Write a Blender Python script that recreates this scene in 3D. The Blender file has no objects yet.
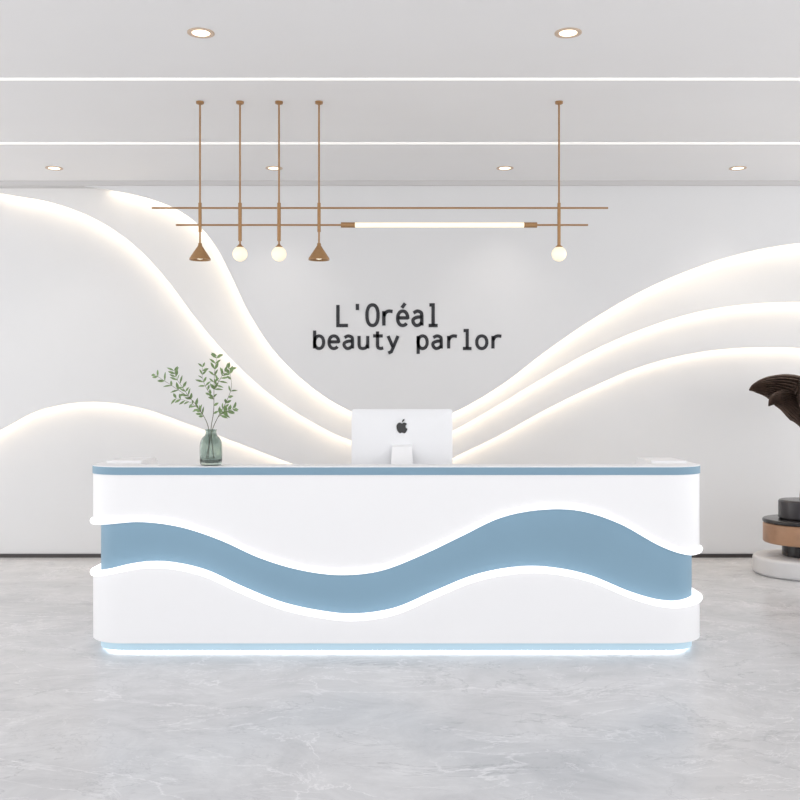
import bpy, bmesh, math, random
from mathutils import Vector, Matrix
random.seed(7)
scene=bpy.context.scene
F=960.0; CZ=1.5
def PX(px,d): return (px-400)/F*d
def PZ(py,d): return CZ+(400-py)/F*d
H=3.52; D1=5.647

# ---------------- materials ----------------
def lin(c): return tuple(((v/255)/12.92 if v/255<=0.04045 else ((v/255+0.055)/1.055)**2.4) for v in c)
def mat(name,rgb,rough=.5,metal=0,noise=0.0,nscale=20,emit=None,es=0,trans=0,coat=0,spec=None,bump=0):
    m=bpy.data.materials.new(name); m.use_nodes=True; nt=m.node_tree; b=nt.nodes['Principled BSDF']
    c=lin(rgb); b.inputs['Base Color'].default_value=(*c,1)
    b.inputs['Roughness'].default_value=rough; b.inputs['Metallic'].default_value=metal
    b.inputs['Transmission Weight'].default_value=trans; b.inputs['Coat Weight'].default_value=coat
    if spec is not None: b.inputs['Specular IOR Level'].default_value=spec
    if emit: b.inputs['Emission Color'].default_value=(*lin(emit),1); b.inputs['Emission Strength'].default_value=es
    if noise>0 or bump>0:
        tc=nt.nodes.new('ShaderNodeTexCoord'); n=nt.nodes.new('ShaderNodeTexNoise'); n.inputs['Scale'].default_value=nscale
        n.inputs['Detail'].default_value=4
        nt.links.new(tc.outputs['Object'],n.inputs['Vector'])
        r=nt.nodes.new('ShaderNodeValToRGB')
        r.color_ramp.elements[0].position=.3; r.color_ramp.elements[1].position=.7
        r.color_ramp.elements[0].color=(*[v*(1-noise) for v in c],1); r.color_ramp.elements[1].color=(*[min(1,v*(1+noise)) for v in c],1)
        nt.links.new(n.outputs['Fac'],r.inputs['Fac']); nt.links.new(r.outputs['Color'],b.inputs['Base Color'])
        if bump>0:
            bp=nt.nodes.new('ShaderNodeBump'); bp.inputs['Strength'].default_value=bump; bp.inputs['Distance'].default_value=.01
            nt.links.new(n.outputs['Fac'],bp.inputs['Height']); nt.links.new(bp.outputs['Normal'],b.inputs['Normal'])
    return m
M_wall=mat('wall_paint',(224,224,225),.8,noise=.006,nscale=3)
M_ribbon=mat('ribbon_glow_paint',(231,230,229),.75,noise=.006,nscale=3)  # wall tone lightened: even cove glow on the ribbon put into the colour
M_ceil=mat('ceiling_paint',(233,232,232),.85,noise=.006,nscale=2)
M_trim=mat('ceiling_trim_paint',(204,202,202),.8)
M_dark=mat('dark_trim',(60,56,56),.4)
M_white=mat('white_lacquer',(240,240,242),.35)
M_top=mat('white_top',(242,242,244),.5)
M_blue=mat('blue_lacquer',(125,157,178),.55,noise=.02,nscale=2)
M_lip=mat('lit_acrylic',(250,250,252),.4,emit=(255,253,252),es=.7)
M_plinth=mat('lit_plinth',(186,212,226),.4,emit=(186,212,226),es=.22)
M_under=mat('underglow_strip',(250,250,252),.4,emit=(255,252,250),es=7)
M_led=mat('warm_led',(255,245,225),.5,emit=(255,236,208),es=4.7)
M_cled=mat('ceiling_led',(250,248,244),.5,emit=(255,252,250),es=.35)
M_copper=mat('brushed_brass',(166,128,88),.36,metal=.5,noise=.05,nscale=60)
M_globe=mat('opal_glass',(250,238,214),.3,emit=(255,238,205),es=.42)
M_tube=mat('tube_diffuser',(250,238,214),.3,emit=(255,238,205),es=.6)
M_sign=mat('sign_black',(36,36,42),.5)
M_pc=mat('computer_white',(236,237,240),.3)
M_logo=mat('logo_black',(15,15,17),.2)
M_trimring=mat('downlight_ring',(205,182,160),.5)
M_lamp=mat('downlight_lamp',(255,240,215),.4,emit=(255,236,208),es=2.0)
M_leaf=mat('leaf_green',(112,138,88),.5,noise=.35,nscale=25)
M_twig=mat('twig_brown',(90,88,60),.7,noise=.2,nscale=40)
M_soil=mat('bronze_leaf',(80,63,54),.45,metal=.2,noise=.45,nscale=14)
M_wood=mat('walnut_wood',(166,128,100),.35,noise=.2,nscale=6)
M_blackd=mat('black_lacquer',(38,36,38),.2)
M_gray=mat('gray_stone',(62,59,62),.25,noise=.15,nscale=8)
M_stone=mat('pale_stone',(212,211,212),.35,noise=.05,nscale=5)
M_glass=mat('green_glass',(188,202,195),.0,trans=1.0)
M_water=mat('screen_black',(10,10,12),.1)

def floor_mat():
    m=bpy.data.materials.new('gray_marble'); m.use_nodes=True; nt=m.node_tree; b=nt.nodes['Principled BSDF']; L=nt.links.new
    tc=nt.nodes.new('ShaderNodeTexCoord'); mp=nt.nodes.new('ShaderNodeMapping'); mp.inputs['Rotation'].default_value=(0,0,.5); mp.inputs['Scale'].default_value=(1,1.25,1)
    L(tc.outputs['Object'],mp.inputs['Vector'])
    n=nt.nodes.new('ShaderNodeTexNoise'); n.inputs['Scale'].default_value=2.0; n.inputs['Detail'].default_value=14; n.inputs['Roughness'].default_value=.72; n.inputs['Distortion'].default_value=.9
    L(mp.outputs[0],n.inputs['Vector'])
    r=nt.nodes.new('ShaderNodeValToRGB'); e=r.color_ramp.elements
    e[0].position=.31; e[0].color=(*lin((189,189,192)),1); e[1].position=.69; e[1].color=(*lin((216,216,218)),1)
    L(n.outputs['Fac'],r.inputs['Fac'])
    prev=r.outputs['Color']
    for loc,rot,sc,wd,fac,col in (((4,7,0),.9,1.1,.010,.55,(160,160,165)),((11,3,2),.55,.8,.010,.65,(236,235,237)),((1,15,5),-.4,1.9,.007,.45,(165,165,170)),((8,1,9),.3,1.5,.007,.6,(234,233,235))):
        n2=nt.nodes.new('ShaderNodeTexNoise'); n2.inputs['Scale'].default_value=sc; n2.inputs['Detail'].default_value=9; n2.inputs['Roughness'].default_value=.62; n2.inputs['Distortion'].default_value=1.0
        mp2=nt.nodes.new('ShaderNodeMapping'); mp2.inputs['Location'].default_value=loc; mp2.inputs['Rotation'].default_value=(0,0,rot); mp2.inputs['Scale'].default_value=(1,1.9,1)
        L(tc.outputs['Object'],mp2.inputs['Vector']); L(mp2.outputs[0],n2.inputs['Vector'])
        s=nt.nodes.new('ShaderNodeMath'); s.operation='SUBTRACT'; s.inputs[1].default_value=.5; L(n2.outputs['Fac'],s.inputs[0])
        a=nt.nodes.new('ShaderNodeMath'); a.operation='ABSOLUTE'; L(s.outputs[0],a.inputs[0])
        r2=nt.nodes.new('ShaderNodeValToRGB'); e=r2.color_ramp.elements
        e[0].position=0; e[0].color=(fac,fac,fac,1); e[1].position=wd; e[1].color=(0,0,0,1)
        L(a.outputs[0],r2.inputs['Fac'])
        n3=nt.nodes.new('ShaderNodeTexNoise'); n3.inputs['Scale'].default_value=1.3; L(mp2.outputs[0],n3.inputs['Vector'])
        r3=nt.nodes.new('ShaderNodeValToRGB'); r3.color_ramp.elements[0].position=.40; r3.color_ramp.elements[1].position=.56; L(n3.outputs['Fac'],r3.inputs['Fac'])
        ml=nt.nodes.new('ShaderNodeMath'); ml.operation='MULTIPLY'; L(r2.outputs['Color'],ml.inputs[0]); L(r3.outputs['Color'],ml.inputs[1])
        mx=nt.nodes.new('ShaderNodeMix'); mx.data_type='RGBA'; L(ml.outputs[0],mx.inputs['Factor']); L(prev,mx.inputs[6]); mx.inputs[7].default_value=(*lin(col),1)
        prev=mx.outputs[2]
    L(prev,b.inputs['Base Color'])
    b.inputs['Roughness'].default_value=.24; b.inputs['Specular IOR Level'].default_value=.4
    return m
M_floor=floor_mat()

# ---------------- helpers ----------------
def mkobj(name,verts,faces,m,parent=None,smooth=False,**props):
    me=bpy.data.meshes.new(name); me.from_pydata([tuple(v) for v in verts],[],faces)
    bm=bmesh.new(); bm.from_mesh(me); bmesh.ops.recalc_face_normals(bm,faces=bm.faces); bm.to_mesh(me); bm.free()
    if m: me.materials.append(m)
    if smooth:
        me.polygons.foreach_set('use_smooth',[True]*len(me.polygons))
        try: me.set_sharp_from_angle(angle=math.radians(40))
        except Exception: pass
    o=bpy.data.objects.new(name,me); scene.collection.objects.link(o)
    if parent:
        o.parent=parent; o.matrix_parent_inverse=Matrix.Translation(-parent.location)
    for k,v in props.items(): o[k]=v
    return o
def empty(name,loc,label,category,**p):
    o=bpy.data.objects.new(name,None); o.location=loc; o.empty_display_size=.1; scene.collection.objects.link(o)
    o['label']=label; o['category']=category
    for k,v in p.items(): o[k]=v
    return o
def box_g(x0,x1,y0,y1,z0,z1):
    v=[(x,y,z) for x in (x0,x1) for y in (y0,y1) for z in (z0,z1)]
    f=[(0,1,3,2),(4,6,7,5),(0,4,5,1),(2,3,7,6),(0,2,6,4),(1,5,7,3)]
    return v,f
def join(*gs):
    V=[];Fc=[]
    for v,f in gs:
        o=len(V); V+=list(v); Fc+=[tuple(i+o for i in q) for q in f]
    return V,Fc
def prism(poly,a,b,axis='y'):
    n=len(poly)
    if axis=='y': V=[(p[0],a,p[1]) for p in poly]+[(p[0],b,p[1]) for p in poly]
    else: V=[(p[0],p[1],a) for p in poly]+[(p[0],p[1],b) for p in poly]
    Fc=[tuple(range(n)),tuple(range(2*n-1,n-1,-1))]+[(i,(i+1)%n,(i+1)%n+n,i+n) for i in range(n)]
    return V,Fc
def lathe(prof,cx,cy,seg=48,closed=False):
    V=[];Fc=[];n=len(prof)
    for i in range(seg):
        a=2*math.pi*i/seg
        for r,z in prof: V.append((cx+r*math.cos(a),cy+r*math.sin(a),z))
    for i in range(seg):
        j=(i+1)%seg
        for k in range(n-1 if not closed else n):
            k2=(k+1)%n
            Fc.append((i*n+k,i*n+k2,j*n+k2,j*n+k))
    if not closed:
        for k in (0,n-1):
            if prof[k][0]>1e-5: Fc.append(tuple(i*n+k for i in range(seg)))
    return V,Fc
def tube(pts,radii,seg=10):
    pts=[Vector(p) for p in pts]; n=len(pts)
    if not hasattr(radii,'__len__'): radii=[radii]*n
    V=[];Fc=[]; up=None
    for i,p in enumerate(pts):
        t=(pts[min(i+1,n-1)]-pts[max(i-1,0)]).normalized()
        if up is None: up=Vector((0,0,1)) if abs(t.z)<.9 else Vector((1,0,0))
        s=t.cross(up).normalized(); up=s.cross(t).normalized()
        for k in range(seg):
            a=2*math.pi*k/seg; V.append(p+(s*math.cos(a)+up*math.sin(a))*radii[i])
    for i in range(n-1):
        for k in range(seg):
            Fc.append((i*seg+k,i*seg+(k+1)%seg,(i+1)*seg+(k+1)%seg,(i+1)*seg+k))
    Fc.append(tuple(range(seg))); Fc.append(tuple((n-1)*seg+k for k in range(seg)))
    return V,Fc
def catmull(P,sub=10):
    P=[Vector(p) for p in P]; Q=[2*P[0]-P[1]]+P+[2*P[-1]-P[-2]]; out=[]
    for i in range(1,len(Q)-2):
        for k in range(sub):
            t=k/sub; a,b,c,d=Q[i-1],Q[i],Q[i+1],Q[i+2]
            out.append(.5*((2*b)+(c-a)*t+(2*a-5*b+4*c-d)*t*t+(3*b-a-3*c+d)*t**3))
    out.append(P[-1]); return out
def interp(P,sub=14):
    C=catmull(P,sub)
    def f(x):
        if x<=C[0][0]: return C[0][1]
        for i in range(len(C)-1):
            if C[i][0]<=x<=C[i+1][0]:
                w=(x-C[i][0])/max(1e-9,C[i+1][0]-C[i][0]); return C[i][1]*(1-w)+C[i+1][1]*w
        return C[-1][1]
    return f

# ---------------- room ----------------
LY=[8.86,8.96,9.06,9.15]
XW=6.5
def st(name,g,m): return mkobj(name,g[0],g[1],m,kind='structure')
st('floor',box_g(-XW,XW,-5,9.3,-.1,0),M_floor)
st('ceiling',box_g(-XW,XW,-.5,9.3,H,H+.1),M_ceil)
st('wall_back',box_g(-XW,XW,LY[3],9.3,0,H),M_wall)
st('baseboard_back',box_g(-XW,XW,LY[3]-.015,LY[3],0,.035),M_dark)
st('trim_1',box_g(-XW,XW,LY[0]-.02,LY[3],H-.045,H),M_trim)
C1=[(40,176),(72,184),(104,189),(140,196),(172,207),(196,223),(216,247),(232,278),(250,315),(275,352),(310,386),(350,411),(400,427),(450,414),(500,386),(545,352),(590,321),(640,292),(690,270),(740,254),(800,243),(900,236),(1080,240)]
C2=[(-70,176),(0,193),(50,202),(95,219),(135,246),(167,280),(197,320),(230,358),(268,393),(310,421),(350,440),(400,450),(450,432),(500,404),(545,377),(590,352),(640,330),(690,314),(740,305),(800,302),(900,306),(1080,330)]
C3=[(-280,560),(-140,510),(-60,462),(0,430),(40,410),(90,402),(140,408),(190,425),(240,444),(290,463),(340,480),(400,485),(455,457),(500,435),(545,410),(590,388),(640,367),(690,354),(740,348),(800,348),(900,356),(1080,400)]
for k,C in enumerate((C1,C2,C3)):
    yf=LY[k]; pts=catmull([(PX(x,yf),PZ(y,yf)) for x,y in C],8)
    pts=[p for p in pts if p[0]<XW]
    pts=[Vector((p[0],min(p[1],H))) for p in pts]
    poly=[(p[0],p[1]) for p in pts]
    tail=[(XW,pts[-1][1]),(XW,H)]
    if k==2: tail+=[(-XW,H),(-XW,pts[0][1])]
    st('wall_relief_%d'%(k+1),prism(poly+tail,yf,yf+.022),M_ribbon if k==1 else M_wall)
    n=len(pts); V=[];Fc=[]
    y0,y1=yf+.026,LY[k+1]-.001
    for i,p in enumerate(pts):
        t=(pts[min(i+1,n-1)]-pts[max(i-1,0)]).normalized(); nm=Vector((-t.y,t.x))
        a=p+nm*.035; b=p+nm*.05
        a.y=min(a.y,H-.004); b.y=min(b.y,H-.001)
        V+=[(a.x,y0,a.y),(a.x,y1,a.y),(b.x,y1,b.y),(b.x,y0,b.y)]
    for i in range(n-1):
        for q in range(4): Fc.append((i*4+q,i*4+(q+1)%4,(i+1)*4+(q+1)%4,(i+1)*4+q))
    mkobj('cove_light_strip',V,Fc,M_led,label='warm white light strip behind the curved wall relief edge',category='light strip',group='wall cove light strips')

# linear ceiling lights
for d,hw in ((6.04,.020),(7.55,.023)):
    v,f=box_g(-XW,XW,d-hw,d+hw,H-.004,H)
    mkobj('linear_ceiling_light',v,f,M_cled,label='long slim white linear light set in the ceiling',category='ceiling light',group='linear ceiling lights')

# downlights
ring=lathe([(.050,0),(.074,0),(.074,-.004),(.066,-.006),(.050,-.003)],0,0,40,closed=True)
lamp=lathe([(.0,-.002),(.050,-.002),(.050,0),(.0,0)],0,0,40)
first=None
def spot(x,y,z,e=12):
    L=bpy.data.lights.new('downlight_spot','SPOT'); L.energy=e; L.spot_size=math.radians(95); L.spot_blend=.8; L.color=(1,.94,.87); L.shadow_soft_size=.06
    o=bpy.data.objects.new('downlight_spot',L); o.location=(x,y,z); scene.collection.objects.link(o); return o
locs=[((x)/114.9,8.36) for x in (-346,-126,105,338)]+[(-199/181.7,5.28),(168/181.7,5.28)]
for i,(x,y) in enumerate(locs):
    e=empty('downlight',(x,y,H),'round recessed downlight with pale bronze ring, lit warm','downlight',group='ceiling downlights')
    if first is None:
        a=mkobj('trim_ring',*ring,M_trimring,smooth=True); b=mkobj('lamp',*lamp,M_lamp)
        a.parent=e; b.parent=e; first=(a,b)
    else:
        for o in first:
            c=o.copy(); c.parent=e; scene.collection.objects.link(c)
    s=spot(x,y,H-.03); s.parent=e; s.matrix_parent_inverse=Matrix.Translation(-e.location)

# ---------------- reception desk ----------------
CX=-.022; HW=1.848; R=.24; DEP=.68
base=[]
def addp(x,y,nx,ny): base.append((Vector((x,y)),Vector((nx,ny))))
for i in range(6): addp(CX-HW,D1+DEP-(DEP-R)*i/6,-1,0)
for i in range(17):
    a=math.pi+ (math.pi/2)*i/16; addp(CX-HW+R+R*math.cos(a),D1+R+R*math.sin(a),math.cos(a),math.sin(a))
NX=150
for i in range(1,NX): addp(CX-HW+R+(2*HW-2*R)*i/NX,D1,0,-1)
for i in range(17):
    a=1.5*math.pi+(math.pi/2)*i/16; addp(CX+HW-R+R*math.cos(a),D1+R+R*math.sin(a),math.cos(a),math.sin(a))
for i in range(1,7): addp(CX+HW,D1+R+(DEP-R)*i/6,1,0)
def ribbon(o_out,o_in,zlo,zhi,bev=0):
    V=[];Fc=[];n=len(base)
    for p,nm in base:
        lo=zlo(p.x) if callable(zlo) else zlo; hi=zhi(p.x) if callable(zhi) else zhi
        a=p+nm*o_out; b=p+nm*o_in
        if bev:
            c=p+nm*(o_out-bev); e=p+nm*(o_out-bev*.3)
            V+=[(c.x,c.y,lo),(e.x,e.y,lo+bev*.3),(a.x,a.y,lo+bev),(a.x,a.y,hi-bev),(e.x,e.y,hi-bev*.3),(c.x,c.y,hi),(b.x,b.y,hi),(b.x,b.y,lo)]
        else: V+=[(a.x,a.y,lo),(a.x,a.y,hi),(b.x,b.y,hi),(b.x,b.y,lo)]
    m=8 if bev else 4
    for i in range(n-1):
        for q in range(m): Fc.append((i*m+q,i*m+(q+1)%m,(i+1)*m+(q+1)%m,(i+1)*m+q))
    Fc.append(tuple(range(m))); Fc.append(tuple((n-1)*m+q for q in range(m)))
    return V,Fc
def zf(y): return CZ-(y-400)/170.0
U=[(88,527),(105,525),(140,522),(180,527),(220,540),(260,558),(300,570),(340,575),(380,571),(420,556),(460,537),(500,518),(540,510),(580,511),(620,524),(660,546),(690,556),(712,556)]
W=[(88,574),(105,570),(140,563),(170,563),(205,571),(240,587),(280,603),(320,612),(355,615),(395,609),(435,592),(475,576),(515,568),(550,568),(590,576),(635,594),(670,602),(712,600)]
uf=interp([((x-400)/170,zf(y)) for x,y in U]); wf=interp([((x-400)/170,zf(y)) for x,y in W])
desk=empty('reception_desk',(CX,D1+.3,0),'white curved reception desk with blue wavy inset and glowing lips','reception desk')
LH=.034
def part(name,g,m,smooth=True,par=desk,**k): return mkobj(name,g[0],g[1],m,par,smooth,**k)
part('upper_panel',ribbon(0,-.045,lambda x:uf(x)+LH-.002,1.059),M_white)
part('lower_panel',ribbon(0,-.045,.068,lambda x:wf(x)-LH+.002),M_white)
part('wave_inset',ribbon(-.046,-.07,.10,1.0),M_blue,label='blue wavy recessed inset')
part('light_strip',ribbon(.018,-.045,uf,lambda x:uf(x)+LH,bev=.014),M_lip,label='glowing white wavy lip')
part('light_strip',ribbon(.018,-.045,lambda x:wf(x)-LH,wf,bev=.014),M_lip,label='glowing white wavy lip')
part('edge_trim',ribbon(.004,-.03,1.059,1.104),M_blue,label='blue edge band')
part('plinth',ribbon(-.045,-.09,.014,.068),M_plinth,label='pale blue recessed plinth')
part('underglow_strip',ribbon(-.083,-.09,0,.014),M_under,label='thin white light strip at the floor')
outer=[(p+nm*.0035) for p,nm in base]
ix=HW-.27; iy=D1+.2; yb=D1+DEP
inner=[(CX+ix,yb),(CX+ix,iy),(CX-ix,iy),(CX-ix,yb)]
poly=[(p.x,p.y) for p in outer]+inner
part('countertop',prism(poly,1.104,1.109,'z'),M_top,smooth=False)
for s in (-1,1):
    xa,xb=sorted((CX+s*(HW-.05),CX+s*ix))
    part('raised_return',box_g(xa,xb,D1+.30,yb-.04,1.109,1.124),M_white,smooth=False)
part('inner_panel',join(box_g(CX-ix-.0,CX+ix+.0,iy-.02,iy-.001,.0,1.104),box_g(CX-ix-.02,CX-ix-.001,iy,yb,0,1.104),box_g(CX+ix+.001,CX+ix+.02,iy,yb,0,1.104)),M_white,smooth=False)
part('end_panel',box_g(CX-HW+.05,CX-ix-.02,yb-.02,yb,0,1.10),M_white,smooth=False)
part('end_panel',box_g(CX+ix+.02,CX+HW-.05,yb-.02,yb,0,1.10),M_white,smooth=False)
part('worktop',box_g(CX-ix,CX+ix,iy,yb,.86,.898),M_top,smooth=False)

# ---------------- computer ----------------
dm=6.17; sc=F/dm; mx=PX(402,dm)
pc=empty('desktop_computer',(mx,dm,.90),'white all-in-one computer on the desk, back facing the visitor','computer')
def rrect(w,h,r,n=8):
    out=[]
    for cx,cz,a0 in ((w/2-r,h/2-r,0),(-w/2+r,h/2-r,90),(-w/2+r,-h/2+r,180),(w/2-r,-h/2+r,270)):
        for i in range(n+1):
            a=math.radians(a0+90*i/n); out.append((cx+r*math.cos(a),cz+r*math.sin(a)))
    return out
w=101/sc; ztop=PZ(409,dm); h=.42; zc=ztop-h/2
layers=[(1.0,dm+.012),(1.0,dm+.004),(.985,dm),(.9,dm-.008),(.7,dm-.017),(.4,dm-.024),(.15,dm-.026)]
V=[];Fc=[]
for s,y in layers:
    for x,z in rrect(w,h,.018): V.append((mx+x*s,y,zc+z*s))
n=len(rrect(w,h,.018))
for k in range(len(layers)-1):
    for i in range(n): Fc.append((k*n+i,k*n+(i+1)%n,(k+1)*n+(i+1)%n,(k+1)*n+i))
Fc.append(tuple(range(n))); Fc.append(tuple((len(layers)-1)*n+i for i in range(n)))
mkobj('housing',V,Fc,M_pc,pc,True)
mkobj('screen',*prism([(mx+x,zc+.02+z) for x,z in rrect(w*.94,h*.82,.005)],dm+.0121,dm+.014),M_water,pc,label='black glass screen')
zs=PZ(447,dm-.1)
prof=[(dm-.018,zs+.015),(dm-.018,zs-.03),(dm-.045,zs-.02),(dm-.10,.912),(dm+.09,.906),(dm+.09,.90),(dm-.115,.90),(dm-.115,.915),(dm-.06,zs)]
V=[];n=len(prof)
for sx in (-1,1):
    for y,z in prof:
        ww=.064 if z>1 else .078
        V.append((mx+sx*ww,y,z))
Fc=[tuple(range(n)),tuple(range(2*n-1,n-1,-1))]+[(i,(i+1)%n,(i+1)%n+n,i+n) for i in range(n)]
mkobj('stand',V,Fc,M_top,pc,label='white folded plate stand')
pts=[(0,.62),(.25,.78),(.6,.78),(.88,.55),(.70,.32),(.66,.05),(.78,-.2),(1.0,-.35),(.85,-.75),(.6,-1.08),(.35,-1.15),(0,-1.02),(-.35,-1.15),(-.62,-1.0),(-.92,-.5),(-1.02,.05),(-.92,.5),(-.6,.78),(-.28,.78)]
ap=catmull(pts+[pts[0]],5)[:-1]
ls=6.0/sc; lx=PX(402,dm-.03); lz=PZ(427,dm-.03)
g1=prism([(lx+p.x*ls*.9,lz+p.y*ls*.9) for p in ap],dm-.029,dm-.020)
leaf=catmull([(0.02,.85),(.05,1.2),(.42,1.5),(.38,1.15),(.02,.85)],5)[:-1]
g2=prism([(lx+p.x*ls*.9,lz+p.y*ls*.9) for p in leaf],dm-.029,dm-.020)
mkobj('logo',*join(g1,g2),M_logo,pc,label='black fruit emblem')

# ---------------- vase & branches ----------------
dv=5.75; sv=F/dv; vx=PX(211,dv); vz=1.109
vase=empty('vase',(vx,dv,vz),'smoky green glass vase with rounded body on the countertop','vase')
def P(r,y): return (r/sv,vz+(466-y)/sv)
outp=catmull([P(8,466),P(10.3,465),P(11,461),P(11.2,452),P(10.8,444),P(8.8,438.5),P(6.2,436),P(5.4,433),P(5.9,430)],4)
inp=catmull([P(5.2,430),P(4.8,433),P(5.5,436.6),P(8.2,439.5),P(10.1,445),P(10.5,452),P(10.2,460),P(8,463)],4)
prof=[(0.001,vz)]+[(p[0],p[1]) for p in outp]+[(p[0],p[1]) for p in inp]+[(0.001,vz+3/sv)]
mkobj('glass_body',*lathe(prof,vx,dv,64),M_glass,vase,True)
pl=empty('leafy_branches',(vx,dv,vz+.02),'slender olive green leafy branches standing in the vase','plant')
def WP(px,py,dy=0): return Vector((vx+(px-211)/sv,dv+dy,vz+(466-py)/sv))
S=[[(208,460,0),(209,432,0),(203,415,-.01),(192,400,-.03),(176,388,-.05),(158,376,-.06)],
   [(214,460,0),(211,432,0),(213,412,.02),(213,390,.03),(214,372,.02),(217,357,.0)],
   [(206,460,0),(212,432,0),(217,418,.03),(224,404,.05),(229,388,.08),(227,372,.1)],
   [(203,415,-.01),(196,408,.02),(186,402,.05),(174,399,.06)],
   [(192,400,-.03),(186,390,-.06),(180,380,-.08),(178,372,-.1)],
   [(213,400,.02),(206,388,.0),(203,378,-.02),(204,368,-.04)],
   [(217,418,.03),(224,413,.0),(230,411,-.03),(236,409,-.05)],
   [(213,390,.03),(220,380,.0),(225,374,-.04),(230,370,-.05)]]
G=[];Lf=[]
def leafg(p,dirv,nrm,L,wd):
    d=dirv.normalized(); s=d.cross(nrm).normalized(); u=s.cross(d)
    V=[];Fc=[]
    prof=[(0,.05),(.2,.6),(.45,1),(.7,.8),(.9,.35),(1,.02)]
    for t,ww in prof:
        c=p+d*L*t-u*L*.15*t*t
        V+=[c-s*wd*ww+u*wd*.25*ww,c,c+s*wd*ww+u*wd*.25*ww]
    for i in range(len(prof)-1):
        for q in range(2): Fc.append((i*3+q,i*3+q+1,i*3+q+4,i*3+q+3))
    return V,Fc
for si,s in enumerate(S):
    c=catmull([WP(*q) for q in s],8); n=len(c)
    G.append(tube(c,[.0028*(1-.75*i/n)*(1 if si<3 else .6) for i in range(n)],6))
    for i in range(n):
        if c[i].z<vz+.29: continue
        if i%3!=0 and i<n-1: continue
        t=(c[min(i+1,n-1)]-c[max(i-1,0)]).normalized()
        for sd in (-1,1):
            if random.random()<.12: continue
            side=t.cross(Vector((0,-1,0))).normalized()*sd
            dv_=(t*.8+side*.8+Vector((random.uniform(-.4,.4),random.uniform(-.6,.6),random.uniform(-.4,.4))))
            nr=Vector((random.uniform(-.5,.5),-1,random.uniform(-.3,.9))).normalized()
            Lf.append(leafg(c[i],dv_,nr,random.uniform(.032,.056),random.uniform(.006,.0088)))
mkobj('branch',*join(*G),M_twig,pl,True)
mkobj('foliage',*join(*Lf),M_leaf,pl,True)

# ---------------- chandelier ----------------
dc=6.5; s_=F/dc
def CXp(x): return PX(x,dc)
def CZp(y): return PZ(y,dc)
ch=empty('linear_chandelier',(CXp(380),dc,H),'brass linear chandelier with crossbars, cone shades, globes and light tube','chandelier')
def cyl(name,x,z0,z1,r,m=M_copper,seg=16): return mkobj(name,*lathe([(r,z0),(r,z1)],x,dc,seg),m,ch,True)
def hbar(name,x0,x1,z,r,m=M_copper,dy=0):
    return mkobj(name,*tube([(x0,dc+dy,z),(x1,dc+dy,z)],r,16),m,ch,True)
for x in (200,240,279,319,559):
    X=CXp(x)
    mkobj('ceiling_canopy',*lathe([(.001,H),(.026,H),(.026,H-.014),(.012,H-.02),(.001,H-.02)],X,dc,24),M_copper,ch,True)
    cyl('suspension_rod',X,CZp(247),H-.018,.0062)
    if x in (240,279): cyl('rod_sleeve',X,CZp(241),CZp(203),.0125)
    elif x==559: cyl('rod_sleeve',X,CZp(247),CZp(203),.0115)
    else: cyl('rod_sleeve',X,CZp(232),CZp(203),.0115)
    if x in (200,319):
        z1=CZp(245); z0=CZp(260); r=10.5/s_
        mkobj('cone_shade',*lathe([(.012,z1+.012),(.014,z1-.005),(r,z0+.01),(r,z0),(r-.005,z0),(.010,z1-.02)],X,dc,40),M_copper,ch,True)
        mkobj('bulb',*lathe([(.001,z0+.001),(.018,z0+.006),(.022,z0+.02),(.015,z0+.036),(.001,z0+.042)],X,dc,24),M_globe,ch,True)
    else:
        zc=CZp(254); r=7.4/s_
        pr=[(max(.0008,r*math.sin(a)),zc-r*math.cos(a)) for a in [math.pi*i/20 for i in range(21)]]
        mkobj('globe_shade',*lathe(pr,X,dc,32),M_globe,ch,True)
        mkobj('socket',*lathe([(.022,zc+r*.80),(.024,zc+r*1.0),(.014,zc+r*1.15),(.008,zc+r*1.35)],X,dc,24),M_copper,ch,True)
hbar('crossbar',CXp(152),CXp(608),CZp(208),.0065)
hbar('crossbar',CXp(176),CXp(588),CZp(225),.0065)
hbar('light_tube',CXp(355),CXp(524),CZp(225),.0165,M_tube)
hbar('tube_cap',CXp(341),CXp(355),CZp(225),.0185)
hbar('tube_cap',CXp(524),CXp(537),CZp(225),.0185)

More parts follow.
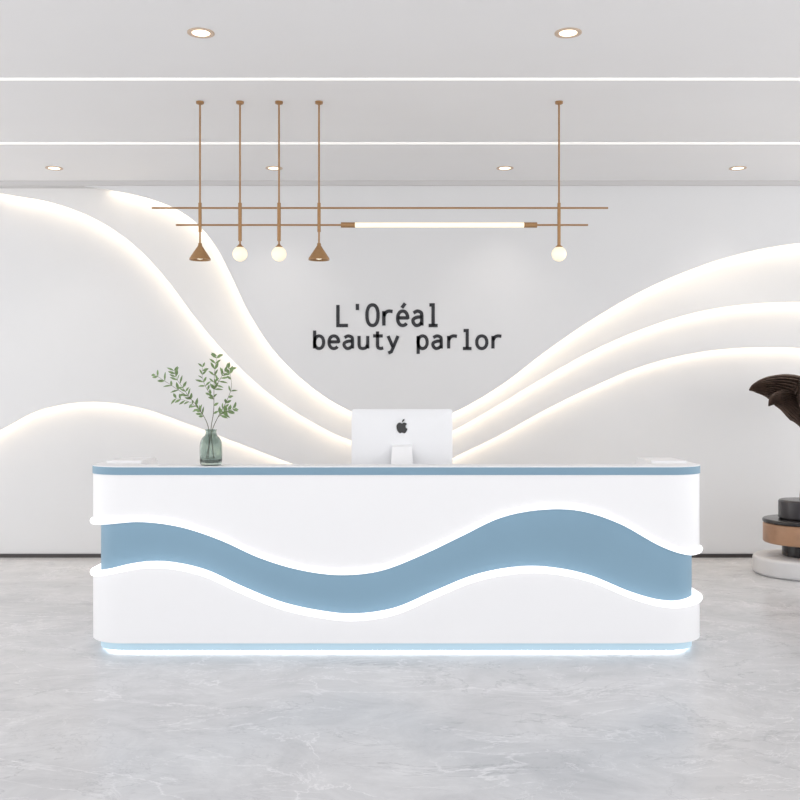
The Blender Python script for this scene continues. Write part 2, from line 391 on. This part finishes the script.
# ---------------- sign ----------------
def arc(cx,cy,rx,ry,a0,a1,n=28,p=2.15):
    out=[]
    for i in range(n+1):
        a=math.radians(a0+(a1-a0)*i/n); c,s=math.cos(a),math.sin(a)
        out.append((cx+rx*math.copysign(abs(c)**(2/p),c),cy+ry*math.copysign(abs(s)**(2/p),s)))
    return out
def sm(*p): return [tuple(q) for q in catmull(p,8)]
def E(): return [[(1.2,7.4),(8.7,7.4)]+arc(5,7,4,7,5,318)]
GL={'L':[[(1.5,20),(1.5,0),(9.5,0)]],"'":[[(5,21),(5,15)]],
'O':[arc(5,10,4.4,10,90,450,40,2.3)],
'r':[[(2,14),(2,0)],sm((2,9),(3.5,12.6),(6,14),(9,13.6))],
'e':E(),'é':E()+[[(4.3,17.2),(7,21.5)]],
'a':[sm((1.6,12.2),(4.6,14),(7.6,12.6),(8.2,10))+[(8.2,0)],sm((8.2,8.3),(4.5,8),(1.6,6.2),(1.4,3),(3.4,.2),(6,.6),(8.2,3))],
'l':[[(2.2,20),(5.2,20),(5.2,0)],[(1.6,0),(8.8,0)]],
'b':[[(1.3,20),(1.3,0)],arc(5,7,3.8,7,90,450,34)],
'u':[[(1.4,14)]+sm((1.4,5),(2,1.2),(4.4,0),(7,1),(8.6,4)),[(8.6,14),(8.6,0)]],
't':[[(4.4,19)]+sm((4.4,4),(5,1),(7,0),(9.2,.6)),[(.8,14),(8.8,14)]],
'y':[[(.9,14),(5,1.2)],[(9.1,14),(5,.6),(3.6,-3.6),(1,-5)]],
'p':[[(1.3,14),(1.3,-6)],arc(5,7,3.8,7,90,450,34)],
'o':[arc(5,7,4.2,7,90,450,36)]}
def stroke(pl,hw,y0,y1):
    cl=(Vector(pl[0])-Vector(pl[-1])).length<1e-4
    P_=[Vector(p) for p in pl]
    if cl: P_=P_[:-1]
    n=len(P_); V=[];Fc=[]
    for i,p in enumerate(P_):
        a=P_[(i-1)%n] if (cl or i>0) else None; b=P_[(i+1)%n] if (cl or i<n-1) else None
        t1=(p-a).normalized() if a is not None else None; t2=(b-p).normalized() if b is not None else None
        if t1 is None:t1=t2
        if t2 is None:t2=t1
        t=(t1+t2)
        t=t.normalized() if t.length>1e-5 else t1
        nm=Vector((-t.y,t.x)); k=1/max(.6,nm.dot(Vector((-t1.y,t1.x))))
        q=nm*hw*k
        for s,y in ((1,y0),(-1,y0),(-1,y1),(1,y1)): V.append((p.x+q.x*s,y,p.y+q.y*s))
    m=n if cl else n-1
    for i in range(m):
        j=(i+1)%n
        for q in range(4): Fc.append((i*4+q,i*4+(q+1)%4,j*4+(q+1)%4,j*4+q))
    if not cl: Fc.append((0,1,2,3)); Fc.append(tuple((n-1)*4+q for q in range(4)))
    return V,Fc
ys=LY[0]-.005
sign=empty('wall_lettering',(PX(407,ys),LY[0],PZ(353,ys)),'black raised lettering in two lines on the pale wall','sign')
def line(txt,x0,base_y,pitch,kx,ky,hw):
    for i,chh in enumerate(txt):
        if chh==' ': continue
        gs=[]
        for pl_ in GL[chh]:
            pts=[(PX(x0+i*pitch+x*kx,ys),PZ(base_y-y*ky,ys)) for x,y in pl_]
            gs.append(stroke(pts,hw/F*ys,ys,LY[0]-.0))
        mkobj('letter',*join(*gs),M_sign,sign)
line("L'Oréal",336,325.5,15.1,1.26,1.03,1.7)
line("beauty parlor",313,348.5,14.8,1.2,.90,1.6)

# ---------------- sculpture with plinth ----------------
px_,py_=3.49,8.29
ped=empty('display_pedestal',(px_,py_,0),'stacked round pedestal of pale stone, black, walnut and gray discs','pedestal')
def disc(name,r,z0,z1,m,dx=0,b=.015,label=None):
    pr=[(.001,z0)]+[(r-b+b*math.sin(t*math.pi/12),z0+b-b*math.cos(t*math.pi/12)) for t in range(7)]+[(r-b+b*math.cos(t*math.pi/12),z1-b+b*math.sin(t*math.pi/12)) for t in range(7)]+[(.001,z1)]
    o=mkobj(name,*lathe(pr,px_+dx,py_,64),m,ped,True)
    if label:o['label']=label
disc('base',.42,0,.155,M_stone,b=.03,label='pale stone round base')
disc('tier',.18,.155,.27,M_blackd,label='black lacquer disc')
disc('tier',.335,.27,.44,M_wood,label='walnut wood disc')
disc('tier',.34,.44,.475,M_blackd,label='thin black disc')
disc('tier',.21,.475,.64,M_gray,b=.02,label='dark gray rounded disc')
sc_=empty('leaf_sculpture',(px_,py_,.641),'large dark bronze sculpture with overlapping ribbed fan blades on the pedestal','sculpture')
tp=[(px_+.04,py_,.641),(px_+.04,py_,.68)]+catmull([(px_+.045,py_,.72),(px_+.07,py_,.85),(px_+.10,py_,1.1),(px_+.05,py_,1.4),(px_+.02,py_,1.55)],8)
mkobj('trunk',*tube(tp,[.075-.0009*i for i in range(len(tp))],14),M_soil,sc_,True)
def blade(ctrl,ang,ribs=11,dz=0):
    C=catmull([(a,b+dz,c) for a,b,c in ctrl],10); n=len(C); m=ribs*6+1; V=[];Fc=[]
    ca,sa=math.cos(ang),math.sin(ang)
    for sgn in (1,-1):
        for i,p in enumerate(C):
            q=C[min(i+1,n-1)]-C[max(i-1,0)]; t=Vector((q[0],q[1])).normalized(); nm=Vector((-t.y,t.x))
            for k in range(m):
                u=k/(m-1)*2-1
                rib=.030*abs(math.cos(u*math.pi*ribs/2))*min(1,p[2]/.10)
                bulge=(.25*p[2]*math.sqrt(max(0,1-u*u))+rib*(1-abs(u)**6))*sgn
                r=p[0]+nm.x*u*p[2]; z=p[1]+nm.y*u*p[2]
                x_,y_=r,-bulge*.8
                V.append((px_+x_*ca-y_*sa,py_+x_*sa+y_*ca,z))
    for s in range(2):
        o=s*n*m
        for i in range(n-1):
            for k in range(m-1): Fc.append((o+i*m+k,o+i*m+k+1,o+(i+1)*m+k+1,o+(i+1)*m+k))
    return V,Fc
A=[(.475,1.585,.006),(.42,1.605,.045),(.30,1.61,.10),(.15,1.57,.16),(0,1.49,.18),(-.08,1.40,.10)]
B=[(.37,1.42,.006),(.31,1.47,.055),(.19,1.46,.10),(.06,1.38,.12),(-.02,1.26,.06)]
for kind,ang,dz in ((A,math.pi,0),(B,math.pi*1.10,0.03),(A,math.pi*1.38,0),(B,math.pi*1.55,0),(A,math.pi*1.75,0),(A,.2,0),(B,math.pi*.4,0),(A,math.pi*.62,0)):
    mkobj('blade',*blade(kind,ang,dz=dz),M_soil,sc_,True)

# ---------------- world & lamps ----------------
w_=bpy.data.worlds.new('world'); scene.world=w_; w_.use_nodes=True
bg=w_.node_tree.nodes['Background']; bg.inputs[0].default_value=(.995,.995,.996,1); bg.inputs[1].default_value=1.95
cam=bpy.data.cameras.new('camera'); cam.sensor_width=36; cam.lens=36*F/800; cam.clip_end=100
co=bpy.data.objects.new('camera',cam); co.location=(0,0,CZ); co.rotation_euler=(math.pi/2,0,0); scene.collection.objects.link(co); scene.camera=co
scene.view_settings.view_transform='Standard'
